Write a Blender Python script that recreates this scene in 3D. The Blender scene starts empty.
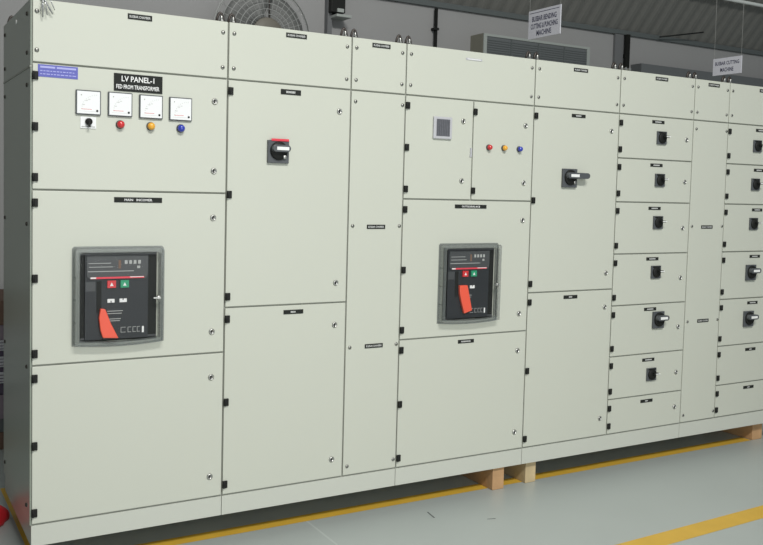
import bpy, bmesh, math, random
from mathutils import Vector, Matrix
random.seed(7)
sc = bpy.context.scene
col = sc.collection
PI = math.pi

# ------------------------------------------------------------------ materials
def principled(name, color, rough=.5, metal=0., spec=.5, alpha=1., bump=0., bscale=200., var=0., vscale=3., coat=0.):
    m = bpy.data.materials.new(name); m.use_nodes = True
    nt = m.node_tree; b = nt.nodes['Principled BSDF']
    b.inputs['Base Color'].default_value = (*color, 1)
    b.inputs['Roughness'].default_value = rough
    b.inputs['Metallic'].default_value = metal
    b.inputs['Specular IOR Level'].default_value = spec
    b.inputs['Coat Weight'].default_value = coat
    tc = nt.nodes.new('ShaderNodeTexCoord')
    if var > 0:
        n = nt.nodes.new('ShaderNodeTexNoise'); n.inputs['Scale'].default_value = vscale; n.inputs['Detail'].default_value = 5
        nt.links.new(tc.outputs['Object'], n.inputs['Vector'])
        mx = nt.nodes.new('ShaderNodeMix'); mx.data_type = 'RGBA'
        mx.inputs[6].default_value = (*[c * (1 - var) for c in color], 1)
        mx.inputs[7].default_value = (*[min(1, c * (1 + var)) for c in color], 1)
        nt.links.new(n.outputs['Fac'], mx.inputs[0]); nt.links.new(mx.outputs[2], b.inputs['Base Color'])
    if bump > 0:
        n = nt.nodes.new('ShaderNodeTexNoise'); n.inputs['Scale'].default_value = bscale; n.inputs['Detail'].default_value = 2
        nt.links.new(tc.outputs['Object'], n.inputs['Vector'])
        bp = nt.nodes.new('ShaderNodeBump'); bp.inputs['Strength'].default_value = bump; bp.inputs['Distance'].default_value = .001
        nt.links.new(n.outputs['Fac'], bp.inputs['Height']); nt.links.new(bp.outputs['Normal'], b.inputs['Normal'])
    return m

def clear_mat(name, tint, opacity, rough=.05):
    m = bpy.data.materials.new(name); m.use_nodes = True
    nt = m.node_tree; nt.nodes.clear()
    o = nt.nodes.new('ShaderNodeOutputMaterial'); tr = nt.nodes.new('ShaderNodeBsdfTransparent')
    pb = nt.nodes.new('ShaderNodeBsdfPrincipled'); pb.inputs['Base Color'].default_value = (*tint, 1); pb.inputs['Roughness'].default_value = rough
    lw = nt.nodes.new('ShaderNodeLayerWeight'); fr = nt.nodes.new('ShaderNodeMath'); fr.operation = 'POWER'; fr.inputs[1].default_value = 5
    nt.links.new(lw.outputs['Facing'], fr.inputs[0])
    ad = nt.nodes.new('ShaderNodeMath'); ad.operation = 'ADD'; ad.use_clamp = True; ad.inputs[1].default_value = opacity
    mx = nt.nodes.new('ShaderNodeMixShader')
    nt.links.new(fr.outputs[0], ad.inputs[0]); nt.links.new(ad.outputs[0], mx.inputs[0])
    nt.links.new(tr.outputs[0], mx.inputs[1]); nt.links.new(pb.outputs[0], mx.inputs[2]); nt.links.new(mx.outputs[0], o.inputs[0])
    return m

M = {}
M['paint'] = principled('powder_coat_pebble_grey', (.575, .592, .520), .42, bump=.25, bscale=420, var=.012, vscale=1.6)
M['side'] = principled('side_sheet_shaded', (.26, .295, .245), .33, bump=.2, bscale=300, var=.05, vscale=2.)  # cabinet grey darkened for the shade on the left end
M['plinth'] = principled('plinth_paint_grey', (.57, .585, .525), .45, bump=.2, bscale=300, var=.015, vscale=2.)
M['gasket'] = principled('rubber_gasket', (.36, .37, .33), .8)
M['black'] = principled('black_plastic', (.012, .013, .012), .55, spec=.25)
M['plate'] = principled('engraved_plate_black', (.020, .022, .020), .65, spec=.2)
M['letter'] = principled('engraved_letter_white', (.82, .82, .82), .6)
M['letter_grey'] = principled('engraved_letter_grey', (.42, .43, .42), .6)
M['letter_mid'] = principled('engraved_letter_light_grey', (.60, .61, .60), .6)
M['chrome'] = principled('nickel_chrome', (.52, .52, .50), .4, metal=1.)
M['steel'] = principled('zinc_steel', (.34, .34, .32), .42, metal=1.)
M['dark_steel'] = principled('weathered_dark_steel', (.07, .06, .055), .5, metal=.6)
M['white'] = principled('meter_white', (.82, .83, .84), .35)
M['grey'] = principled('switch_dark_grey', (.085, .092, .10), .38)
M['grey2'] = principled('breaker_front_grey', (.019, .022, .026), .5)
M['bezel'] = principled('breaker_bezel_grey', (.060, .064, .068), .45)
M['white_handle'] = principled('handle_pale', (.86, .87, .86), .3)
M['red'] = principled('red_lens', (.62, .03, .035), .25, coat=.5)
M['amber'] = principled('amber_lens', (.85, .42, .04), .25, coat=.5)
M['blue'] = principled('blue_lens', (.03, .05, .42), .25, coat=.5)
M['green'] = principled('green_button', (.02, .30, .15), .4)
M['stripe'] = principled('red_stripe', (.75, .05, .08), .45)
M['orange'] = principled('orange_red_handle', (.86, .11, .06), .4)
M['label_blue'] = principled('label_blue', (.11, .12, .46), .5)
M['label_text'] = principled('label_pale_blue_text', (.42, .43, .78), .6)
M['cover_side'] = clear_mat('smoked_clear_rim', (.22, .245, .24), .36, .12)
M['cover_front'] = clear_mat('clear_polycarbonate', (.20, .22, .22), .015, .05)
M['silver'] = principled('relay_frame_silver', (.50, .50, .53), .4)
M['lcd'] = principled('relay_display_grey', (.13, .13, .15), .35, var=.3, vscale=60)
M['wood'] = principled('pallet_pine', (.50, .30, .15), .75, bump=.5, bscale=60, var=.25, vscale=14)
M['blocker_dark'] = principled('gap_blocker_dark', (.06, .05, .05), .85, bump=.4, bscale=40, var=.3, vscale=8)
M['wood_pale'] = principled('pallet_pine_pale', (.55, .43, .25), .75, bump=.5, bscale=60, var=.3, vscale=14)
M['wall'] = principled('plaster_wall_grey', (.32, .32, .32), .8, bump=.15, bscale=60, var=.05, vscale=1.2)
M['roof'] = principled('roof_sheet_dark', (.185, .185, .172), .65, var=.08, vscale=2)
M['trunk'] = principled('trunking_dark', (.13, .14, .145), .5)
M['column'] = principled('column_grey', (.15, .155, .16), .7)
M['ac'] = principled('unit_case_beige', (.21, .205, .165), .55)
M['acframe'] = principled('unit_front_frame_grey', (.36, .39, .37), .5)
M['grille'] = principled('unit_grille_dark', (.10, .115, .115), .6)
M['sign'] = principled('sign_white_board', (.66, .66, .72), .6)
M['sign_text'] = principled('sign_text_dark', (.045, .045, .10), .6)
M['string'] = principled('white_string', (.5, .5, .48), .8)
M['fan'] = principled('fan_guard_grey', (.34, .35, .34), .5)
M['fan_blade'] = principled('fan_blade_grey', (.15, .155, .15), .5)
M['fan_hub'] = principled('fan_hub_dull_beige', (.16, .15, .125), .55)
M['tube'] = principled('pale_conduit', (.62, .66, .64), .5)
M['bag'] = principled('red_bag_plastic', (.72, .03, .04), .4)
M['carton'] = principled('brown_carton', (.18, .11, .08), .8)
M['paper'] = principled('white_sheets', (.62, .62, .66), .8)
M['violet'] = principled('dark_mauve_wrap', (.09, .07, .11), .7)
M['mauve'] = principled('dull_mauve_board', (.26, .21, .25), .7)
M['strap'] = principled('silver_strap', (.42, .43, .44), .3, metal=.7)
M['wire_red'] = M['red']

# floor: painted epoxy, worn
fm = principled('epoxy_floor_grey', (.43, .47, .455), .36, bump=.12, bscale=30, var=.05, vscale=2.2)
M['floor'] = fm
M['yellow'] = principled('floor_line_yellow', (.70, .43, .05), .45, var=.10, vscale=9)
M['joint'] = principled('floor_pale_joint', (.52, .56, .54), .5)
M['scuff'] = principled('floor_scuff_dark', (.12, .13, .13), .6)

# ------------------------------------------------------------------ mesh builder
WL = {}
_txt = {}
def text_data(s):
    if s in _txt: return _txt[s]
    c = bpy.data.curves.new('t', 'FONT'); c.body = s; c.size = 1; c.align_x = 'CENTER'; c.align_y = 'CENTER'
    c.offset = .018; c.resolution_u = 2
    o = bpy.data.objects.new('t', c); col.objects.link(o)
    bpy.context.view_layer.update()
    me = o.evaluated_get(bpy.context.evaluated_depsgraph_get()).to_mesh()
    d = ([tuple(v.co) for v in me.vertices], [tuple(p.vertices) for p in me.polygons])
    o.evaluated_get(bpy.context.evaluated_depsgraph_get()).to_mesh_clear()
    bpy.data.objects.remove(o); bpy.data.curves.remove(c)
    xs = [v[0] for v in d[0]]; ys = [v[1] for v in d[0]]
    w = max(xs) - min(xs); h = max(ys) - min(ys); cx = (max(xs) + min(xs)) / 2; cy = (max(ys) + min(ys)) / 2
    d = ([(v[0] - cx, v[1] - cy) for v in d[0]], d[1], w, h)
    _txt[s] = d
    return d

class MB:
    def __init__(s): s.v = []; s.f = []; s.m = []; s.sm = []
    def add(s, vs, fs, m=0, smooth=False):
        n = len(s.v); s.v += [tuple(x) for x in vs]
        for f in fs: s.f.append(tuple(i + n for i in f)); s.m.append(m); s.sm.append(smooth)
        return s
    def box(s, x0, x1, y0, y1, z0, z1, m=0):
        vs = [(x0,y0,z0),(x1,y0,z0),(x1,y1,z0),(x0,y1,z0),(x0,y0,z1),(x1,y0,z1),(x1,y1,z1),(x0,y1,z1)]
        return s.add(vs, [(0,3,2,1),(4,5,6,7),(0,1,5,4),(1,2,6,5),(2,3,7,6),(3,0,4,7)], m)
    def prism(s, pts, y0, y1, m=0, axis='y', smooth=False):
        """outline (x,z) counter-clockwise seen from -Y, extruded y0..y1"""
        n = len(pts)
        def P(p, t): return {'y': (p[0], t, p[1]), 'x': (t, p[0], p[1]), 'z': (p[0], p[1], t)}[axis]
        vs = [P(p, y0) for p in pts] + [P(p, y1) for p in pts]
        s.add(vs, [tuple(range(n)), tuple(range(2*n-1, n-1, -1))], m)
        n0 = len(s.v) - 2*n
        for i in range(n):
            j = (i+1) % n
            s.f.append((n0+i, n0+n+i, n0+n+j, n0+j)); s.m.append(m); s.sm.append(smooth)
        return s
    def lathe(s, c, prof, n=24, m=0, axis='y', smooth=True):
        """prof: (radius, offset along axis) from back to front"""
        vs = []; fs = []
        for r, t in prof:
            for k in range(n):
                a = 2*PI*k/n; p, q = r*math.cos(a), r*math.sin(a)
                vs.append({'y': (c[0]+p, c[1]+t, c[2]+q), 'z': (c[0]+p, c[1]+q, c[2]+t), 'x': (c[0]+t, c[1]+p, c[2]+q)}[axis])
        for i in range(len(prof)-1):
            for k in range(n):
                k2 = (k+1) % n
                fs.append((i*n+k, i*n+k2, (i+1)*n+k2, (i+1)*n+k))
        s.add(vs, fs, m, smooth)
        b = len(s.v) - len(vs)
        for e in (0, len(prof)-1):
            if prof[e][0] > 1e-6:
                s.f.append(tuple(b + e*n + k for k in range(n))); s.m.append(m); s.sm.append(False)
        return s
    def tube(s, pts, r, n=8, m=0, closed=False):
        pts = [Vector(p) for p in pts]; N = len(pts); vs = []; fs = []
        up0 = None
        for i, p in enumerate(pts):
            a = pts[(i-1) % N] if (closed or i > 0) else p; b = pts[(i+1) % N] if (closed or i < N-1) else p
            t = (b - a).normalized()
            if up0 is None:
                up0 = Vector((0,0,1)) if abs(t.z) < .9 else Vector((0,1,0))
            u = (up0 - t * up0.dot(t))
            if u.length < 1e-4: u = t.orthogonal()
            u.normalize(); up0 = u; w = t.cross(u)
            for k in range(n):
                q = 2*PI*k/n; vs.append(p + u*(r*math.cos(q)) + w*(r*math.sin(q)))
        rng = N if closed else N-1
        for i in range(rng):
            j = (i+1) % N
            for k in range(n):
                k2 = (k+1) % n; fs.append((i*n+k, j*n+k, j*n+k2, i*n+k2))
        if not closed: fs += [tuple(range(n)), tuple((N-1)*n+k for k in range(n-1, -1, -1))]
        return s.add(vs, fs, m, True)
    def text(s, t, fn, w, h, m=0):
        """letters fitted into w x h; fn maps local (a,b) to a point"""
        d = text_data(t); k = min(w / d[2], h / d[3])
        kx = w / d[2]; ky = h / d[3]
        kx = min(kx, ky*1.6); ky = min(ky, kx*2.2)
        return s.add([fn(x*kx, y*ky) for x, y in d[0]], d[1], m)
    def build(s, name, mats, parent=None, origin=None, bevel=0., seg=2):
        if not isinstance(mats, (list, tuple)): mats = [mats]
        mn = [min(v[i] for v in s.v) for i in range(3)]; mx = [max(v[i] for v in s.v) for i in range(3)]
        O = Vector(origin) if origin is not None else Vector([(a+b)/2 for a, b in zip(mn, mx)])
        me = bpy.data.meshes.new(name)
        me.from_pydata([tuple(Vector(v) - O) for v in s.v], [], s.f); me.update()
        for k in mats: me.materials.append(M[k])
        for p, mi, sm in zip(me.polygons, s.m, s.sm): p.material_index = mi; p.use_smooth = sm
        bm = bmesh.new(); bm.from_mesh(me); bmesh.ops.recalc_face_normals(bm, faces=bm.faces[:]); bm.to_mesh(me); bm.free()
        o = bpy.data.objects.new(name, me); col.objects.link(o)
        if parent is not None: o.parent = parent; o.location = O - WL[parent.name]
        else: o.location = O
        WL[o.name] = O
        if bevel > 0:
            b = o.modifiers.new('bevel', 'BEVEL'); b.width = bevel; b.segments = seg; b.limit_method = 'ANGLE'; b.angle_limit = R(50)
        return o
def R(d): return math.radians(d)
def empty(name, loc, label, cat, group=None):
    o = bpy.data.objects.new(name, None); col.objects.link(o); o.location = loc; WL[o.name] = Vector(loc)
    o.empty_display_size = .1
    tag(o, label, cat, group); return o
def tag(o, label=None, cat=None, group=None, kind=None):
    if label: o['label'] = label
    if cat: o['category'] = cat
    if group: o['group'] = group
    if kind: o['kind'] = kind
    return o

# ------------------------------------------------------------------ cabinet line
S = [0, .788, 1.383, 1.678, 2.465, 3.072, 3.669, 3.974, 4.580]
ZH, ZT, ZB, ZP = 2.021, 2.261, .212, .123
DEP = .752
G = .0035
GRP = 'switchgear cabinets standing in one line'

def door_slab(x0, x1, z0, z1, parent, name='door'):
    mb = MB().box(x0+G, x1-G, 0, .009, z0+G, z1-G)
    return mb.build(name, 'paint', parent, bevel=.0022, seg=2)
def hinge(x, z, d):
    mb = MB().box(x-.011, x+.011, -.008, -.0002, z-.016, z+.016)
    mb.lathe((x-.006, -.0085, z), [(.0045, -.016), (.0045, .016)], 8, 0, 'z')
    mb.build('hinge', 'black', d, bevel=.0012, seg=1)
def lock(x, z, d):
    mb = MB()
    mb.lathe((x, 0, z), [(.0135, -.0002), (.0135, -.003), (.011, -.006), (.008, -.0065), (.0075, -.004), (.0001, -.004)], 20, 0)
    mb.box(x-.0015, x+.0015, -.0062, -.004, z-.007, z+.007, 1)
    mb.build('door_lock', ['chrome', 'black'], d)
def screw(x, z, d, y=0., name='screw'):
    mb = MB().lathe((x, y, z), [(.0085, -.0002), (.0085, -.0025), (.006, -.005), (.0001, -.0055)], 14, 0)
    mb.box(x-.005, x+.005, y-.0062, y-.0045, z-.001, z+.001, 1)
    mb.build(name, ['steel', 'black'], d)
def plate(x, z, w, h, d, text=None, dash=None, label=None, lm='letter_mid'):
    mb = MB().box(x-w/2, x+w/2, -.0022, -.0002, z-h/2, z+h/2, 0)
    fn = lambda a, b: (x+a, -.0026, z+b)
    if text: mb.text(text, fn, w*(.58 if w > .15 else .86), h*.46, 1)
    elif dash:   # engraving too small to read: short strokes
        wd = w*.8*dash; xx = x - wd/2
        while xx < x + wd/2 - .003:
            l = random.uniform(.003, .0055)
            mb.box(xx, xx+l, -.0028, -.0022, z-h*.2, z+h*.2, 1); xx += l + .0018
    o = mb.build('nameplate', ['plate', lm], d)
    if label: o['label'] = label
    return o
def lamp(x, z, m, d, r=.0155):
    mb = MB()
    mb.lathe((x, 0, z), [(r*1.12, -.0002), (r*1.12, -.006), (r*1.0, -.008)], 24, 1)
    mb.lathe((x, 0, z), [(r*.98, -.006), (r*.98, -.016), (r*.8, -.022), (r*.45, -.0255), (.0001, -.0265)], 24, 0)
    o = mb.build('pilot_lamp', [m, 'bezel'], d)
    o['label'] = {'red': 'red', 'amber': 'amber', 'blue': 'blue'}[m] + ' round pilot lamp'
def ring_pts(x, z, y, r, n=24): return [(x+r*math.cos(2*PI*k/n), y, z+r*math.sin(2*PI*k/n)) for k in range(n)]
def small_switch(x, z, d):
    mb = MB().box(x-.037, x+.037, -.010, -.0002, z-.037, z+.037, 0)
    mb.lathe((x, 0, z), [(.031, -.010), (.031, -.016), (.027, -.020), (.0001, -.020)], 24, 1)
    mb.box(x-.030, x+.030, -.0112, -.0100, z+.026, z+.034, 1)
    mb.build('rotary_switch', ['grey', 'black'], d, bevel=.0015, seg=1)
    h = MB().box(x-.006, x+.030, -.040, -.019, z+.001, z+.012, 0)
    h.box(x+.002, x+.036, -.043, -.0385, z+.0035, z+.0095, 1)  # white bar paints the bright highlight along the handle
    o = h.build('switch_handle', ['black', 'white_handle'], d, bevel=.0015, seg=1)
    o['label'] = 'short switch handle with a painted pale highlight'
def big_switch(x, z, d, tail=0., stripe=False, dot=False, w=.1, h=.1):
    mb = MB().box(x-w/2, x+w/2, -.014, -.0002, z-h/2, z+h/2, 0)
    mb.lathe((x, 0, z+.004), [(.041, -.014), (.041, -.022), (.036, -.026), (.0001, -.026)], 28, 1)
    if stripe: mb.box(x-w*.36, x+w/2-.002, -.018, -.0135, z+h/2-.004, z+h/2+.007, 2)
    if dot: mb.lathe((x+w*.26, 0, z-h*.22), [(.010, -.014), (.010, -.024), (.006, -.027), (.0001, -.027)], 16, 3)
    mb.build('rotary_switch', ['grey', 'black', 'stripe', 'chrome'], d, bevel=.002, seg=2)
    r = .0155; L = .030 + tail
    pts = []
    for k in range(9):
        a = PI/2 + PI*k/8; pts.append((x-.024 + r*math.cos(a), z+.014 + r*math.sin(a)))
    for k in range(9):
        a = -PI/2 + PI*k/8; pts.append((x+L + r*math.cos(a), z+.014 + r*math.sin(a)))
    hb = MB().prism(pts, -.046, -.024, 0)
    hb.box(x-.022, x+.036, -.0485, -.0455, z+.006, z+.021, 1)
    o = hb.build('switch_handle', ['grey', 'white_handle'], d, bevel=.002, seg=2)
    o['label'] = 'pistol shaped switch handle with a white band'
def lug(x, y, cab, s=1):
    """triangular lifting lug with a bolted eye"""
    mb = MB()
    z = ZT
    mb.box(x-.017, x+.017, y-.012, y+.012, z, z+.004, 0)
    mb.tube([(x-.0155, y, z+.003), (x-.012, y, z+.020), (x-.006, y, z+.035), (x, y, z+.040), (x+.006, y, z+.036), (x+.012, y, z+.021), (x+.0155, y, z+.003)], .0058, 8, 0)
    mb.lathe((x+.005, y-.004, z+.004), [(.0062, 0), (.0062, .020), (.004, .025), (.0001, .026)], 10, 1, 'z')
    mb.lathe((x+.005, y-.004, z+.004), [(.009, 0), (.009, .006)], 6, 1, 'z', False)
    mb.build('lifting_lug', ['dark_steel', 'chrome'], cab)

def cabinet(i, label, name='switchgear_cabinet', lugs=True):
    x0, x1 = S[i], S[i+1]
    c = empty(name, (x0+.0005, 0, ZB-.004), label, 'electrical cabinet', GRP)
    mb = MB().box(x0+.0015, x1-.0015, .0095, DEP, ZB-.0035, ZT-.002, 0)
    # front frame strips (gasket tone) show only in the door gaps
    me = MB().box(x0+.0015, x1-.0015, .0095, DEP, ZB-.0035, ZT-.0005)
    # body: dark gasket on the front face, paint elsewhere
    b = me
    b.m[2] = 1
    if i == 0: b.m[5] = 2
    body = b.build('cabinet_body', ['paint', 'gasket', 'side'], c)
    for dy in (.03, DEP-.05):
        if lugs:
            lug(x0+.0235, dy, c); lug(x1-.0285, dy, c)
    return c
def header(i, c, dx=.025):
    x0, x1 = S[i], S[i+1]
    d = door_slab(x0, x1, ZH, ZT+.0035, c, 'header_cover')
    for x in (x0+(.018 if i == 0 else dx), x1-dx):
        for z in (2.215, 2.068): screw(x, z, d)
    return d
def hinges(x0, z0, z1, n, d):
    for k in range(n): hinge(x0+.012, (z1-.050) + ((z0+.048)-(z1-.050))*k/(n-1), d)

# --- cabinet 1: main incomer
c = cabinet(0, 'wide left-end grey electrical cabinet with four square meters above a clear breaker window')
# side sheets on the free end
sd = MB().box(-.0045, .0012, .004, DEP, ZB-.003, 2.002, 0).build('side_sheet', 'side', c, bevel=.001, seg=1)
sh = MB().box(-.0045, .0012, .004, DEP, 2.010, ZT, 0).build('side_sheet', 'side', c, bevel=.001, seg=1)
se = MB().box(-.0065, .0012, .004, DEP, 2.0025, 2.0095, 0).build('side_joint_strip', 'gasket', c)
sd['label'] = 'grey side sheet with shade in its colour'; sh['label'] = 'grey upper side sheet with shade in its colour'
for y in (.08, .70):
    for z, p in ((2.214, sh), (2.064, sh), (1.94, sd), (1.398, sd), (.83, sd), (.27, sd)):
        MB().lathe((-.0045, y, z), [(.0085, .0), (.0085, -.003), (.005, -.0055), (.0001, -.006)], 12, 0, 'x').build('screw', 'dark_steel', p)
MB().lathe((-.0045, .364, 2.224), [(.010, 0), (.010, -.002), (.0001, -.003)], 14, 0, 'x').build('hole_plug', 'white_handle', sh)
h = header(0, c)
plate(.411, 2.236, .098, .022, h, 'BUSBAR CHAMBER')
d = door_slab(0, S[1], 1.534, ZH, c); hinges(0, 1.534, ZH, 3, d); lock(.730, 1.922, d); lock(.730, 1.628, d)
# blue maker's label
mb = MB().box(.022, .170, -.0018, -.0002, 1.968, 2.015, 0)
mb.box(.030, .085, -.0024, -.0018, 2.002, 2.009, 1); mb.box(.091, .163, -.0024, -.0018, 2.002, 2.009, 1)
for r_, zz in ((0, 1.991), (1, 1.979)):
    xx = .030
    while xx < .160:
        l = random.uniform(.006, .014); mb.box(xx, min(xx+l, .164), -.0024, -.0018, zz-.0016, zz+.0016, 1); xx += l + .0035
o = mb.build('maker_label', ['label_blue', 'label_text'], d); o['label'] = 'blue label with pale lettering'
# LV PANEL-1 plate
mb = MB().box(.309, .505, -.003, -.0002, 1.936, 2.006, 0)
mb.text('LV PANEL-1', lambda a, b: (.405+a, -.0034, 1.986+b), .132, .022, 1)
mb.text('FED FROM TRANSFORMER', lambda a, b: (.405+a, -.0034, 1.954+b), .174, .017, 1)
o = mb.build('nameplate', ['plate', 'letter'], d, bevel=.001, seg=1); o['label'] = 'large black nameplate reading LV PANEL-1'
def meter(x, z, d, k):
    mb = MB().box(x-.048, x+.048, -.010, -.0002, z-.048, z+.048, 0)
    o = mb.build('meter', 'grey', d, bevel=.0018, seg=1); o['label'] = 'square white dial panel meter in a dark frame'
    f = MB().box(x-.0435, x+.0435, -.0118, -.0101, z-.0435, z+.0435, 0)
    # printed scale: arc of ticks, needle, figures, a pale red line, screw
    fy = -.0124
    for j in range(11):
        a = R(178 - 88*j/10); cx, cz = x+.030, z-.026
        for rr, ww in ((.058, .0005),):
            p = (cx+rr*math.cos(a), cz+rr*math.sin(a)); q = (cx+(rr-.004)*math.cos(a), cz+(rr-.004)*math.sin(a))
            n = (-(q[1]-p[1]), q[0]-p[0]); L = math.hypot(*n); n = (n[0]/L*ww, n[1]/L*ww)
            f.add([(p[0]+n[0], fy, p[1]+n[1]), (p[0]-n[0], fy, p[1]-n[1]), (q[0]-n[0], fy, q[1]-n[1]), (q[0]+n[0], fy, q[1]+n[1])], [(0,1,2,3)], 1)
    f.box(x-.030, x-.026, fy, -.0118, z+.026, z+.031, 1)
    f.box(x-.012, x-.004, fy, -.0118, z+.006, z+.010, 2); f.box(x-.002, x+.006, fy, -.0118, z+.011, z+.014, 2)
    f.box(x-.024, x-.014, fy, -.0118, z-.010, z-.007, 2)
    f.box(x-.028, x+.012, fy, -.0118, z-.027, z-.0255, 3)
    f.box(x-.036, x+.038, fy, -.0118, z-.0345, z-.0338, 2)
    f.lathe((x+.033, -.0118, z-.031), [(.0042, 0), (.0042, -.002), (.0001, -.0025)], 12, 4)
    f.build('meter_dial', ['white', 'letter_grey', 'letter_mid', 'red', 'black'], o)
for k, (x, z) in enumerate(((.2094, 1.8805), (.3334, 1.8815), (.4576, 1.8800), (.5810, 1.879))): meter(x, z, d, k)
# selector switch under the first meter
mb = MB().box(.180, .240, -.004, -.0002, 1.780, 1.825, 0)
mb.box(.184, .236, -.0046, -.004, 1.784, 1.788, 2)
mb.lathe((.211, 0, 1.806), [(.0135, -.004), (.0135, -.016), (.010, -.020), (.0001, -.022)], 20, 1)
mb.box(.2075, .2145, -.026, -.016, 1.784, 1.812, 1)
o = mb.build('selector_switch', ['white', 'black', 'letter_grey'], d); o['label'] = 'black selector knob on a white plate'
lamp(.335, 1.802, 'red', d); lamp(.458, 1.802, 'amber', d); lamp(.583, 1.800, 'blue', d)

def breaker_window(x0, zb, d, tilt):
    """air circuit breaker front behind a clear cover; x0 = left edge, zb = lower edge"""
    W, H = .353, .394
    fb = MB().box(x0+.022, x0+.330, -.006, -.0002, zb+.018, zb+.378, 0)
    for z in (zb+.03, zb+.37): fb.box(x0+.024, x0+.328, -.009, -.006, z-.004, z+.004, 1)
    fb.build('breaker_surround', ['black', 'bezel'], d, bevel=.001, seg=1)
    bx0, bx1 = x0+.040, x0+.292
    b = MB().box(bx0, bx1, -.016, -.0062, zb+.026, zb+.368, 0)
    # raised upper bezel with chamfered lower corners
    b.prism([(bx0+.006, zb+.285), (bx0+.02, zb+.270), (bx1-.012, zb+.270), (bx1-.002, zb+.285), (bx1-.002, zb+.362), (bx0+.006, zb+.362)], -.021, -.0155, 1)
    b.box(bx0+.010, bx1-.060, -.0218, -.021, zb+.300, zb+.303, 2); b.box(bx0+.014, bx0+.108, -.0218, -.021, zb+.318, zb+.3205, 2)
    b.box(bx0+.014, bx0+.100, -.0218, -.021, zb+.333, zb+.3355, 2)
    b.box(bx0+.130, bx0+.140, -.0218, -.021, zb+.312, zb+.346, 3)
    for k in range(4): b.box(bx0+.155+.018*k, bx0+.166+.018*k, -.0218, -.021, zb+.330, zb+.345, 2)
    b.box(bx0+.205, bx0+.217, -.0235, -.021, zb+.312, zb+.322, 2)
    # stripe
    b.box(bx0+.022, bx0+.234, -.0222, -.0210, zb+.2715, zb+.2790, 4); b.box(bx0+.020, bx0+.042, -.0226, -.0218, zb+.2725, zb+.2785, 5)
    b.box(bx0+.176, bx0+.232, -.0226, -.0218, zb+.2755, zb+.2785, 5)
    # recess column on the left, with the slot for the charging handle
    b.box(bx0+.045, bx0+.064, -.0175, -.0158, zb+.135, zb+.262, 6); b.box(bx0+.002, bx0+.040, -.0172, -.0158, zb+.222, zb+.260, 1)
    # counters
    b.box(bx0+.088, bx0+.116, -.0185, -.0158, zb+.174, zb+.189, 5); b.box(bx0+.136, bx0+.165, -.0185, -.0158, zb+.174, zb+.189, 5)
    b.box(bx0+.100, bx0+.104, -.019, -.0158, zb+.172, zb+.182, 0); b.box(bx0+.148, bx0+.152, -.019, -.0158, zb+.183, zb+.190, 0)
    # small print
    for q, zz in enumerate((.138, .128, .106, .098)): b.box(bx0+.088, bx0+.150 - .004*q, -.0166, -.016, zb+zz, zb+zz+.0028, 2)
    for k, (a, w_) in enumerate(((.142, .020), (.170, .014), (.190, .014), (.208, .012))):
        b.box(bx0+a, bx0+a+w_, -.0166, -.016, zb+.070, zb+.072, 2); b.box(bx0+a, bx0+a+w_, -.0166, -.016, zb+.050, zb+.052, 2)
        b.box(bx0+a, bx0+a+.002, -.0166, -.016, zb+.050, zb+.072, 2)
    b.box(bx0+.228, bx0+.236, -.0168, -.016, zb+.046, zb+.072, 5)
    bo = b.build('breaker_front', ['grey2', 'bezel', 'letter_grey', 'carton', 'stripe', 'letter', 'black'], d, bevel=.0006, seg=1)
    bo['label'] = 'black circuit breaker front with a red stripe'
    for xx, m, l in ((bx0+.086, 'red', 'red push button'), (bx0+.138, 'green', 'green push button')):
        q = MB().box(xx, xx+.034, -.024, -.0162, zb+.234, zb+.264, 0)
        q.prism([(xx+.010, zb+.242), (xx+.024, zb+.242), (xx+.017, zb+.256)], -.0246, -.024, 1)
        o = q.build('push_button', [m, 'letter'], d, bevel=.0015, seg=1); o['label'] = l
    hx = bx0+.050
    if tilt == 0: pts = [(hx+.018, zb+.034), (hx+.080, zb+.030), (hx+.050, zb+.090), (hx+.027, zb+.150), (hx+.008, zb+.153), (hx+.002, zb+.115), (hx+.008, zb+.065)]
    else: pts = [(hx+.047, zb+.050), (hx+.094, zb+.064), (hx+.080, zb+.120), (hx+.062, zb+.192), (hx+.014, zb+.192), (hx+.016, zb+.150), (hx+.030, zb+.100)]
    hb = MB().prism(pts, -.033, -.0165, 0)
    o = hb.build('charging_handle', 'orange', d, bevel=.003, seg=2); o['label'] = 'orange red spring charging handle'
    # cover: rim walls with a bowed lower edge, ribs on the left wall, and the clear front
    x1, zt = x0+W, zb+H
    low = [(x0 + W*k/10, zb + .010*(1 - (1 - abs(2*k/10-1)**2)) ) for k in range(11)]
    outer = low + [(x1, zt-.008), (x1-.008, zt), (x0+.008, zt), (x0, zt-.008)]
    cx_, cz_ = (x0+x1)/2, (zb+zt)/2
    def inset(p, t): return (p[0] + (t if p[0] < cx_-.1*0 else -t) * (1 if abs(p[0]-cx_) > W/2-.02 else 0), p[1] + (t if p[1] < cz_ else -t) * (1 if abs(p[1]-cz_) > H/2-.02 else 0))
    inner = [inset(p, .016) for p in outer]
    rim = MB(); n = len(outer)
    for ring_y0, ring_y1 in ((-.040, -.0003),):
        vs = [(p[0], ring_y0, p[1]) for p in outer] + [(p[0], ring_y1, p[1]) for p in outer] + [(p[0], ring_y0, p[1]) for p in inner] + [(p[0], ring_y1, p[1]) for p in inner]
        fs = []
        for i in range(n):
            j = (i+1) % n
            fs += [(i, n+i, n+j, j), (2*n+j, 3*n+j, 3*n+i, 2*n+i), (i, j, 2*n+j, 2*n+i), (n+i, 3*n+i, 3*n+j, n+j)]
        rim.add(vs, fs, 0)
    for z in (zb+.10, zb+.19, zb+.28): rim.box(x0-.0015, x0+.0005, -.038, -.004, z-.003, z+.003, 0)
    rim.build('cover_rim', 'cover_side', d)
    fr = MB(); ins2 = [inset(p, .0162) for p in outer]; fr.prism(ins2, -.0395, -.0375, 0)
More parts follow.
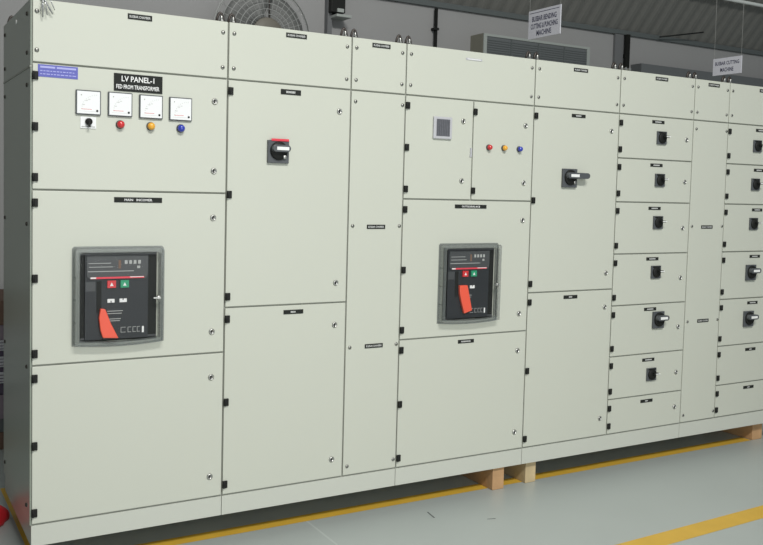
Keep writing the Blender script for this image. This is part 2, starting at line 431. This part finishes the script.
    fr.build('cover_pane', 'cover_front', d)
    fl = MB()
    o2 = [inset(p, -.007) for p in outer]
    vs = [(p[0], -.0035, p[1]) for p in o2] + [(p[0], -.0003, p[1]) for p in o2] + [(p[0], -.0035, p[1]) for p in outer] + [(p[0], -.0003, p[1]) for p in outer]
    fs = []
    for i in range(n):
        j = (i+1) % n
        fs += [(i, n+i, n+j, j), (2*n+j, 3*n+j, 3*n+i, 2*n+i), (i, j, 2*n+j, 2*n+i), (n+i, 3*n+i, 3*n+j, n+j)]
    fl.add(vs, fs, 0); fl.build('cover_flange', 'cover_side', d)
    lk = MB().lathe((x1-.024, -.040, zb+.190), [(.010, .0), (.010, -.005), (.006, -.008), (.0001, -.008)], 16, 0)
    lk.box(x1-.046, x1-.016, -.049, -.046, zb+.1875, zb+.1935, 0)
    lk.build('cover_lock', 'chrome', d)

d = door_slab(0, S[1], .846, 1.534, c); hinges(0, .846, 1.534, 3, d); lock(.730, 1.429, d); lock(.731, .939, d)
plate(.411, 1.500, .195, .021, d, 'MAIN   INCOMER', lm='letter')
breaker_window(.158, .911, d, 0)
d = door_slab(0, S[1], ZB, .846, c); hinges(0, ZB, .846, 3, d); lock(.731, .741, d); lock(.731, .304, d)

# --- cabinet 2
c = cabinet(1, 'grey cabinet second from the left with one small red-topped rotary switch')
h = header(1, c); plate(1.103, 2.236, .100, .020, h, 'BUSBAR CHAMBER')
d = door_slab(S[1], S[2], 1.040, ZH, c); hinges(S[1], 1.040, ZH, 3, d); lock(1.325, 1.918, d); lock(1.325, 1.132, d)
plate(1.081, 1.987, .097, .023, d, dash=.6)
big_switch(1.022, 1.722, d, stripe=True, dot=True)
d = door_slab(S[1], S[2], ZB, 1.040, c); hinges(S[1], ZB, 1.040, 3, d); lock(1.324, .936, d); lock(1.324, .302, d)
plate(1.114, 1.007, .097, .019, d, dash=.35)

# --- bus chambers 3 and 7
def chamber(i, label):
    c = cabinet(i, label, 'busbar_chamber_cabinet')
    x0, x1 = S[i], S[i+1]
    h = header(i, c, .024); plate((x0+x1)/2+.007, 2.236, .097, .020, h, 'BUSBAR CHAMBER')
    d = door_slab(x0, x1, ZB, ZH, c, 'bolted_cover')
    for z in (1.970, 1.395, .824, .257):
        for x in (x0+.024, x1-.017): screw(x, z, d)
    plate((x0+x1)/2+.002, 1.391, .099, .020, d, 'BUSBAR CHAMBER'); plate((x0+x1)/2+.006, .824, .098, .020, d, 'BUSBAR CHAMBER')
chamber(2, 'narrow bolted grey cabinet between the single-switch cabinet and the second breaker window')

# --- cabinet 4
c = cabinet(3, 'wide grey cabinet with a breaker window below two small doors and three coloured lamps')
h = header(3, c)
pm = MB().box(2.021, 2.119, -.0022, -.0002, 2.218, 2.228, 0); pm.box(2.03, 2.11, -.0026, -.0022, 2.221, 2.2245, 1)  # silver colour stands for glare on this plate
o = pm.build('nameplate', ['silver', 'letter'], h); o['label'] = 'thin nameplate with its glare painted silver'
d = door_slab(S[3], 2.078, 1.525, ZH, c); hinges(S[3], 1.525, ZH, 3, d); lock(2.016, 1.915, d); lock(2.016, 1.620, d)
x, z = 1.890, 1.875
mb = MB().box(x-.054, x+.054, -.012, -.0002, z-.054, z+.054, 0)
o = mb.build('protection_relay', 'silver', d, bevel=.004, seg=2); o['label'] = 'square silver framed relay with a dark grey window'
mb = MB().box(x-.039, x+.039, -.0135, -.0122, z-.040, z+.042, 0)
for k in range(7): mb.box(x-.034+.0105*k, x-.0305+.0105*k, -.0142, -.0135, z-.036, z+.038, 1)
mb.build('relay_window', ['lcd', 'grey'], o)
mb = MB().box(2.062, 2.071, -.006, -.0002, 1.745, 1.785, 0); mb.box(2.060, 2.073, -.004, -.0002, 1.740, 1.750, 0)
mb.build('paper_tag', 'silver', d)
d = door_slab(2.078, S[4], 1.525, ZH, c)
hinge(2.087, 1.966, d); hinge(2.087, 1.573, d); lock(2.410, 1.915, d); lock(2.410, 1.619, d)
lamp(2.176, 1.793, 'red', d, .0135); lamp(2.272, 1.794, 'amber', d, .0135); lamp(2.371, 1.793, 'blue', d, .0135)
d = door_slab(S[3], S[4], .842, 1.525, c); hinges(S[3], .842, 1.525, 3, d); lock(2.411, 1.425, d); lock(2.409, .936, d)
plate(2.078, 1.493, .194, .019, d, 'OUTGOING ACB', lm='letter')
breaker_window(1.900, .908, d, 1)
d = door_slab(S[3], S[4], ZB, .842, c); hinges(S[3], ZB, .842, 3, d); lock(2.408, .740, d); lock(2.406, .306, d)
plate(2.074, .811, .098, .018, d, dash=.75)

# --- cabinet 5
c = cabinet(4, 'grey cabinet with one large rotary switch whose dark handle points right')
h = header(4, c); plate(2.775, 2.232, .100, .019, h, 'BUSBAR CHAMBER')
d = door_slab(S[4], S[5], 1.042, ZH, c); hinges(S[4], 1.042, ZH, 3, d); lock(3.014, 1.920, d); lock(3.015, 1.134, d)
plate(2.771, 1.988, .097, .018, d, dash=.5)
big_switch(2.716, 1.653, d, tail=.068, dot=True)
d = door_slab(S[4], S[5], ZB, 1.042, c); hinges(S[4], ZB, 1.042, 3, d); lock(3.017, .943, d); lock(3.014, .313, d)
plate(2.762, 1.010, .098, .019, d, dash=.3)

# --- cabinets 6 and 8: feeder columns
ZS = [ZH, 1.776, 1.531, 1.238, .945, .655, .411, ZB]
LK = [1.901, 1.655, 1.384, 1.091, .799, .527, .318]
PZ = [1.991, 1.745, 1.498, 1.207, .915, .619, .377]
DS = [.6, .6, .6, .6, .6, .6, .45]
def feeder(i, label, kinds, dz=0):
    c = cabinet(i, label)
    x0, x1 = S[i], S[i+1]
    h = header(i, c); plate((x0+x1)/2+.018, 2.236, .100, .020, h, 'BUSBAR CHAMBER')
    for k in range(7):
        d = door_slab(x0, x1, ZS[k+1], ZS[k], c)
        hinges(x0, ZS[k+1], ZS[k], 2, d); lock(x0+.541, LK[k], d)
        plate(x0+.303+.003*(k > 4), PZ[k], .097, .018, d, dash=.3 if (k >= 5 and i == 7) or k == 6 else .65)
        t = kinds[k]
        zc = [1.902, 1.660, 1.417, 1.130, .850, .532, 0][k]
        if i == 7: zc = [1.893, 1.656, 1.411, 1.106, .815, 0, 0][k]
        if t == 's': small_switch(x0+.331 if i == 5 else x0+.270, zc, d)
        if t == 'b': big_switch(x0+.366 if i == 5 else x0+.264, zc, d, tail=.006, w=.088, h=.098)
feeder(5, 'grey seven-drawer-high feeder cabinet between the dark-handled switch and the right narrow cabinet', 'ssssbs-')
chamber(6, 'narrow bolted grey cabinet between the two columns of small switch doors')
feeder(7, 'rightmost grey feeder cabinet with small stacked doors cut off by the photo edge', 'sssbb--')

# --- two loose bolts left lying on the cabinet roof edge
for x, l in ((3.128, 'small shiny bolt lying on the cabinet top, nearer the lifting lug above the seven-door cabinet'), (3.158, 'small shiny bolt lying on the cabinet top, right one of two by the pillar')):
    mb = MB().lathe((x, .035, ZT+.0135), [(.0085, -.014), (.0085, -.007)], 6, 0, 'y', False)
    mb.lathe((x, .035, ZT+.0135), [(.005, -.007), (.005, .020), (.004, .022)], 12, 0, 'y')
    o = mb.build('loose_bolt', 'chrome', None, origin=(x, .035, ZT+.0045)); tag(o, l, 'bolt', 'loose bolts on the cabinet top')

# --- base plinths
PG = 'base plinths under the cabinets'
for a, b, l in ((0, 1, 'grey steel base plinth under the left-end cabinet with the meters'),
                (1, 3, 'grey steel base plinth under the single-switch cabinet and its narrow neighbour'),
                (3, 4, 'grey steel base plinth over the wooden blocks, under the second breaker window cabinet'),
                (4, 6, 'long grey base plinth right of the wooden blocks, below the dark-handled switch'),
                (6, 8, 'rightmost grey base plinth, cut off by the right edge of the photo')):
    x0, x1 = S[a]+.0015, S[b]-.0015
    mb = MB(); t = .04
    mb.box(x0, x1, .004, t, ZP, ZB-.0045); mb.box(x0, x1, DEP-t, DEP, ZP, ZB-.0045)
    mb.box(x0, x0+t, t, DEP-t, ZP, ZB-.0045, 1 if a == 0 else 0); mb.box(x1-t, x1, t, DEP-t, ZP, ZB-.0045)
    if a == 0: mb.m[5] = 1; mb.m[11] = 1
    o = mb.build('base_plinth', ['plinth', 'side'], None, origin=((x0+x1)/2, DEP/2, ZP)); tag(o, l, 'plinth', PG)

# --- wooden blocks
BG = 'wooden blocks under the cabinets'
def block(x0, x1, y0, m, l, ln=.40):
    mb = MB().box(x0, x1, y0, y0+ln, .0005, ZP-.0005, 0)
    o = mb.build('wooden_block', m, None, origin=((x0+x1)/2, y0+ln/2, .0005), bevel=.003); tag(o, l, 'wooden block', BG)
block(2.291, 2.366, .022, 'wood', 'orange brown wooden block under the plinth, left one of the close pair')
block(2.523, 2.594, .036, 'wood_pale', 'paler knotted wooden block under the plinth joint, right one of the close pair')
block(4.425, 4.52, .060, 'wood', 'lone wooden block under the plinth at the right edge of the photo')

# --- silver strap tails over the top-left corner
st = MB()
for k, (ex, ez, w) in enumerate(((.073, 2.207, .004), (.062, 2.219, .003), (.037, 2.191, .004), (.052, 2.200, .003), (.028, 2.214, .003), (.080, 2.222, .003))):
    sx = .016 + .005*k
    p0, p1, p2 = Vector((sx+.045, .02, ZT+.0095)), Vector((sx+.010, -.008, ZT+.0095)), Vector((ex, -.016-.003*(k % 2), ez))
    q = (p1 + p2)/2 + Vector((0, -.010, .006))
    st.tube([p0, p1, q, p2], w*.62, 5, 0)
o = st.build('silver_strap', 'strap', None, origin=(.03, .03, ZT+.004)); tag(o, 'frayed silver strap ends draped over the top-left corner of the cabinets', 'strap')

mb = MB().box(.06, 4.56, .64, .735, .0005, ZP-.0005, 0)  # added beam, blocks light so the gap below the plinths stays dark
for k in range(5): mb.box(.5+.8*k, .503+.8*k, .6385, .64, .01, ZP-.01, 0)
o = mb.build('gap_blocker', 'blocker_dark', None, origin=(2.3, .69, .0005)); tag(o, 'added dark beam that blocks light under the rear edge of the cabinets', 'light blocker')

# ------------------------------------------------------------------ setting
fl = MB()
fl.box(-8, 14, -9, 3.2, -.12, 0, 0)
def strip(p, z=.0006, m=1):
    """thin painted stripe, corner points in order"""
    fl.add([(a, b, z) for a, b in p] , [(0,1,2,3)], m)
strip([(-.05, .062), (4.42, .062), (4.42, .142), (-.05, .142)], .0006)
strip([(.03, .142), (.07, .142), (.07, 1.15), (.03, 1.15)], .0006)
strip([(-1.5, -1.050), (7.0, -.770), (7.0, -.655), (-1.5, -.935)], .0006)
strip([(1.228, -.25), (1.238, -.25), (1.238, .062), (1.228, .062)], .0005, 2)
strip([(1.795, -.17), (1.803, -.172), (1.815, -.09), (1.808, -.088)], .0005, 3)
strip([(2.02, -.30), (2.06, -.312), (2.062, -.305), (2.02, -.294)], .0005, 3)
o = fl.build('floor', ['floor', 'yellow', 'joint', 'scuff'], None, origin=(0,0,0)); tag(o, kind='structure')

WY, WZ = 3.2, 3.225
o = MB().box(-8, 14, WY, WY+.2, 0, WZ+.1).build('wall_back', 'wall', None, origin=(3, WY+.1, 0)); tag(o, kind='structure')
# corrugated roof: steep sheet rising from the wall head, then a shallow run over the hall
def sheet(P, Q, x0, x1, pitch=.15, amp=.010):
    P, Q = Vector(P), Vector(Q); mb = MB(); dv = (Q-P); nrm = Vector((0, dv.z, -dv.y)).normalized()
    n = int((x1-x0)/pitch); vs = []; fs = []
    prof = ((0, 0), (.2, .05), (.35, .5), (.5, .95), (.65, .95), (.8, .5), (.92, .05))
    xs = [(x0+pitch*(i+a), b*amp) for i in range(n) for a, b in prof]
    for x, h in xs:
        for E in (P, Q):
            vs.append((x, E.y+nrm.y*h, E.z+nrm.z*h)); vs.append((x, E.y+nrm.y*(h+.012), E.z+nrm.z*(h+.012)))
    for i in range(len(xs)-1):
        a = 4*i; b = 4*(i+1)
        fs += [(a, b, b+2, a+2), (a+1, a+3, b+3, b+1)]
    mb.add(vs, fs, 0); return mb
K = math.tan(R(50))
P1 = (0, WY, WZ+.03); P2 = (0, 2.10, WZ + 1.10*K)
rf = sheet(P1, P2, -8, 14); r2 = sheet(P2, (0, -9, P2[2]+5.6), -8, 14)
rf.add(r2.v, r2.f, 0); rf.box(-8, 14, WY-.03, WY-.001, 3.215, 3.262, 1)
o = rf.build('ceiling', ['roof', 'grille'], None, origin=(3, WY, WZ)); tag(o, kind='structure')
o = MB().box(6.12, 6.235, 3.17, WY, 0, 3.22).build('trim_1', 'column', None); tag(o, kind='structure')

# background fittings on the wall
mb = MB().lathe((6.268, 3.15, 0.05), [(.030, 0), (.030, 3.165)], 14, 0, 'z'); mb.box(6.24, 6.30, 3.185, WY-.001, 2.98, 3.02, 0)
o = mb.build('drain_pipe', 'black', None, origin=(6.31, 3.15, .05)); tag(o, 'thick black vertical pipe on the wall beside the pillar', 'pipe')
mb = MB().lathe((3.915, 3.165, .8), [(.016, 0), (.016, 2.40)], 12, 0, 'z')
o = mb.build('wall_conduit', 'black', None, origin=(3.915, 3.165, .8)); tag(o, 'thin black vertical pipe on the wall left of the grille unit', 'pipe')
MB().box(3.885, 3.935, 3.14, WY-.001, 3.005, 3.025, 0).build('pipe_clamp', 'black', o)
mb = MB().box(2.815, 2.857, 3.14, WY-.001, .5, 3.9, 0)
o = mb.build('wall_conduit', 'column', None, origin=(2.83, WY, .5)); tag(o, 'grey square vertical trunking on the wall right of the fan', 'conduit')
e = empty('wall_light', (2.95, WY, 3.0), 'dark box light with a pale ledge on the wall above the narrow cabinet', 'wall light')
MB().box(2.82, 2.950, 3.08, WY-.001, 3.028, 3.42, 0).build('light_housing', 'black', e, bevel=.004)
MB().box(2.845, 2.985, 3.03, WY-.02, 2.985, 3.008, 0).build('light_ledge', 'acframe', e, bevel=.003)
MB().box(2.87, 2.93, 3.066, 3.0795, 3.031, 3.06, 0).build('light_lens', 'acframe', e)

# ventilation unit with grille
e = empty('ventilation_unit', (4.88, WY, 2.42), 'long beige wall unit with a dark grille front behind the cabinets', 'ventilation unit')
UZ0, UZ1, UX0, UX1, UY = 2.42, 3.002, 4.325, 5.61, 3.00
mb = MB().box(UX0, UX1, UY, WY-.001, UZ0, UZ1+.004, 0); mb.build('unit_case', 'ac', e, bevel=.006)
mb = MB()
mb.box(UX0, UX0+.035, UY-.012, UY-.0005, UZ0, UZ1); mb.box(UX1-.035, UX1, UY-.012, UY-.0005, UZ0, UZ1)
mb.box(UX0+.0352, UX1-.0352, UY-.012, UY-.0005, UZ1-.022, UZ1); mb.box(UX0+.0352, UX1-.0352, UY-.012, UY-.0005, UZ0, UZ0+.03)
mb.build('front_frame', 'acframe', e)
mb = MB().box(UX0+.036, UX1-.036, UY-.004, UY-.0006, UZ0+.031, UZ1-.023, 0)
for k in range(24): z = UZ0+.04+.021*k; mb.box(UX0+.037, UX1-.037, UY-.009, UY-.004, z, z+.008, 1)
for k in range(1, 4): x = UX0 + (UX1-UX0)*k/4; mb.box(x-.006, x+.006, UY-.010, UY-.004, UZ0+.032, UZ1-.024, 1)
mb.build('grille', ['trunk', 'grille'], e)

mb = MB().box(6.38, 10.5, 3.05, WY-.001, 2.60, 2.925, 0); mb.box(6.38, 10.5, 3.045, 3.05, 2.60, 2.62, 0)
for x in (6.9, 8.6, 10.2): mb.box(x-.02, x+.02, 3.07, WY-.001, .0005, 2.60, 0)
o = mb.build('cable_trunking', 'trunk', None, origin=(8, WY, 2.6)); tag(o, 'long dark horizontal trunking low on the wall behind the right cabinets', 'cable trunking')
mb = MB()
a, b = Vector((6.70, 3.12, 3.235)), Vector((7.25, 3.02, 3.33)); mb.tube([a, b], .007, 8, 0)
o = mb.build('brace_rod', 'black', None); tag(o, 'thin black rod slanting under the dark corrugated roof', 'rod')
mb = MB().tube([(6.6, 2.80, 3.655), (13, 2.78, 3.655)], .018, 10, 0)
o = mb.build('roof_conduit', 'tube', None); tag(o, 'pale straight pipe crossing the dark roof at the top-right corner', 'pipe')

# fan
FX, FY, FZ = 2.095, 2.80, 2.715; FR = .395
e = empty('wall_fan', (FX, WY, FZ), 'large round grey wire-guard fan behind the second cabinet from the left', 'fan')
mb = MB()
for r_, yy in ((1., 0), (.985, -.02), (.90, -.055), (.80, -.075), (.69, -.09), (.58, -.098), (.47, -.103), (.37, -.105)):
    mb.tube(ring_pts(FX, FZ, FY+yy, FR*r_, 48), .0065 if r_ == 1. else .0028, 6, 0, True)
for k in range(36):
    a = 2*PI*k/36; ca, sa = math.cos(a), math.sin(a)
    mb.tube([(FX+FR*q*ca, FY+yy, FZ+FR*q*sa) for q, yy in ((1., 0), (.985, -.02), (.90, -.055), (.69, -.09), (.30, -.106))], .0021, 4, 0)
for r_, yy in ((.6, .09), (.3, .10)): mb.tube(ring_pts(FX, FZ, FY+yy, FR*r_, 40), .0028, 5, 0, True)
for k in range(10):
    a = 2*PI*k/10; ca, sa = math.cos(a), math.sin(a)
    mb.tube([(FX+FR*q*ca, FY+yy, FZ+FR*q*sa) for q, yy in ((1., 0), (.9, .06), (.3, .10))], .002, 4, 0)
mb.build('fan_guard', 'fan', e)
mb = MB(); mb.lathe((FX, FY, FZ), [(.125, -.100), (.118, -.112), (.06, -.118), (.0001, -.120)], 28, 0); mb.build('guard_badge', 'fan_hub', e)
mb = MB(); mb.lathe((FX, FY, FZ), [(.085, .22), (.085, .05), (.05, .03), (.05, -.03), (.0001, -.04)], 24, 0); mb.build('fan_motor', 'fan_blade', e)
for k in range(3):
    a0 = R(120*k + 20); vs = []; fs = []
    N = 8
    for i in range(N+1):
        for r_ in (.05, .16, .27, .345):
            t = i/N; a = a0 + R(112)*(t-.5)*(.6+.6*r_/.345); yy = -.035 + .07*t
            vs.append((FX+r_*math.cos(a), FY+yy, FZ+r_*math.sin(a)))
    for i in range(N):
        for j in range(3): q = i*4+j; fs.append((q, q+1, q+5, q+4))
    b = MB().add(vs, fs, 0, True).build('fan_blade', 'fan_blade', e)
    s_ = b.modifiers.new('s', 'SOLIDIFY'); s_.thickness = .004
mb = MB().tube([(FX, FY+.22, FZ), (FX, WY-.01, FZ)], .022, 10, 0)
mb.tube([(FX+.01, FY-.10, FZ+.09), (FX+.035, FY-.03, FZ+.5)], .006, 6, 0)
mb.box(FX-.07, FX+.07, WY-.02, WY-.001, FZ-.1, FZ+.1, 0); mb.build('wall_bracket', 'dark_steel', e)

# hanging signs
def hang_sign(x, ya, yb, z0, z1, lines, label, top, tz):
    """board in the plane of x, readable from -x; ya (far) .. yb (near)"""
    e = empty('hanging_sign', (x, (ya+yb)/2, z0), label, 'sign', 'hanging machine signs')
    mb = MB().box(x-.003, x+.003, yb, ya, z0, z1, 0)
    cy, cz = (ya+yb)/2, (z0+z1)/2; W = ya-yb; H = z1-z0
    bx = x-.0036
    if len(lines) == 3:
        for (y0, y1, q0, q1) in ((yb+.012, ya-.012, z1-.018, z1-.015),): mb.box(bx-.0004, x-.003, y0, y1, q0, q1, 1)
    n = len(lines)
    for k, (t, w, h, off) in enumerate(lines):
        zz = cz + off*H
        mb.text(t, lambda a, b: (bx, cy-a, zz+b), W*w, H*h, 1)
    mb.build('sign_board', ['sign', 'sign_text'], e)
    for y in (yb+.006, ya-.006):
        MB().tube([(x, y, z1-.004), (x, y+.01, tz)], .0011, 5, 0).build('hanging_string', 'string', e)
hang_sign(3.2, .973, .665, 2.563, 2.743, (('BUSBAR BENDING', .76, .19, .19), ('CUTTING & PUNCHING', .84, .19, -.07), ('MACHINE', .46, .19, -.32)),
          'white hanging sign about busbar bending, cutting and punching, above the middle cabinets', 0, 5.2)
hang_sign(4.8, .824, .580, 2.450, 2.571, (('BUSBAR CUTTING', .84, .22, .19), ('MACHINE', .46, .24, -.20)),
          'smaller white hanging sign reading busbar cutting machine at the top right', 0, 5.2)

# things seen past the left end
SG = 'bundles piled behind the left end'
zz = 0.0005
for k, (hh, m, l, nm) in enumerate(((.10, 'carton', 'brown carton lowest in the pile at the left edge', 'carton'), (.08, 'trunk', 'black bundle on the lowest carton of the pile at the left edge', 'sheet_bundle'),
        (.14, 'mauve', 'dull mauve board box low in the pile at the left edge', 'carton'), (.07, 'violet', 'dark violet wrapped bundle between mauve box and white sheets', 'sheet_bundle'),
        (.065, 'paper', 'lowest white bundle of sheets in the left edge pile', 'sheet_bundle'), (.03, 'violet', 'thin dark spacer bundle above the lowest white sheets', 'sheet_bundle'),
        (.06, 'paper', 'second white bundle from the bottom of the left edge pile', 'sheet_bundle'), (.035, 'violet', 'thin dark spacer bundle under the topmost white sheets', 'sheet_bundle'),
        (.06, 'paper', 'topmost white bundle of sheets in the left edge pile', 'sheet_bundle'), (.09, 'mauve', 'pale mauve box near the top of the pile at the left edge', 'carton'),
        (.14, 'carton', 'dark brown carton topmost in the pile at the left edge', 'carton'))):
    mb = MB().box(-.42+.01*(k % 3), .235-.008*(k % 2), 1.85+.01*(k % 2), 2.45, zz, zz+hh-.0005, 0)
    if m == 'paper':
        for q in range(3): mb.box(-.43+.01*(k % 3), .236-.008*(k % 2), 1.845+.01*(k % 2), 2.44, zz+.010+.018*q, zz+.013+.018*q, 1)
    o = mb.build(nm, [m, 'violet'], None, origin=(-.1, 2.15, zz), bevel=.003, seg=1); tag(o, l, 'box' if nm == 'carton' else 'bundle', SG); zz += hh
# red bag
import mathutils
bm = MB(); vs = []; fs = []; NU, NV = 20, 8
for j in range(NV+1):
    t = j/NV
    for i in range(NU):
        a = 2*PI*i/NU; r_ = (1-.75*t**2.2) * (1+.08*math.sin(5*a+3*t))
        vs.append((-.155+.165*r_*math.cos(a), .69+.11*r_*math.sin(a), .001+.115*t))
for j in range(NV):
    for i in range(NU): i2 = (i+1) % NU; fs.append((j*NU+i, j*NU+i2, (j+1)*NU+i2, (j+1)*NU+i))
fs += [tuple(range(NU-1, -1, -1)), tuple(NV*NU+i for i in range(NU))]
bm.add(vs, fs, 0, True)
o = bm.build('plastic_bag', ['bag', 'letter'], None, origin=(-.155, .69, .001)); tag(o, 'red plastic bag lying on the floor at the bottom-left edge', 'bag')

# ------------------------------------------------------------------ light
w = bpy.data.worlds.new('World'); sc.world = w; w.use_nodes = True
bg = w.node_tree.nodes['Background']; bg.inputs[0].default_value = (.86, .95, 1., 1); bg.inputs[1].default_value = .26
def area(name, loc, target, sx, sy, e, c=(1, 1, 1)):
    l = bpy.data.lights.new(name, 'AREA'); l.shape = 'RECTANGLE'; l.size = sx; l.size_y = sy; l.energy = e; l.color = c
    o = bpy.data.objects.new(name, l); col.objects.link(o); o.location = loc
    o.rotation_euler = (Vector(target)-Vector(loc)).to_track_quat('-Z', 'Y').to_euler(); return o
area('hall_lamp', (.7, -6.0, 6.6), (1.4, 0, .6), 3.4, .8, 520, (1, .99, .95))
area('low_front_fill', (1.2, -5.2, 1.7), (1.6, 0, .8), 2.6, 2.0, 70, (.97, 1, .99))  # added fill light, low in front, evens out the cabinet fronts
area('rear_lamp', (1.6, 2.0, 4.0), (2.4, 3.2, 2.4), 2.4, .4, 5, (1, 1, 1))

# ------------------------------------------------------------------ camera
C = Vector((-.56290704, -3.65630664, 1.57360579)); yaw, pitch, roll = R(30.1989869), R(-3.47895868), R(1.46922584)
cy_, sy_, cp_, sp_ = math.cos(yaw), math.sin(yaw), math.cos(pitch), math.sin(pitch)
F = Vector((sy_*cp_, cy_*cp_, sp_)); r0 = Vector((cy_, -sy_, 0)); u0 = r0.cross(F)
Rv = math.cos(roll)*r0 + math.sin(roll)*u0; Uv = -math.sin(roll)*r0 + math.cos(roll)*u0
cam = bpy.data.cameras.new('camera'); co = bpy.data.objects.new('camera', cam); col.objects.link(co)
co.matrix_world = Matrix(((Rv.x, Uv.x, -F.x, C.x), (Rv.y, Uv.y, -F.y, C.y), (Rv.z, Uv.z, -F.z, C.z), (0, 0, 0, 1)))
cam.sensor_fit = 'HORIZONTAL'; cam.sensor_width = 36; cam.lens = 893.03365/763*36; cam.shift_y = -30/763
cam.clip_start = .05; cam.clip_end = 60
sc.camera = co
sc.view_settings.view_transform = 'Standard'; sc.view_settings.look = 'None'; sc.view_settings.gamma = 1
sc.view_settings.use_curve_mapping = False; sc.view_settings.exposure = -0.05
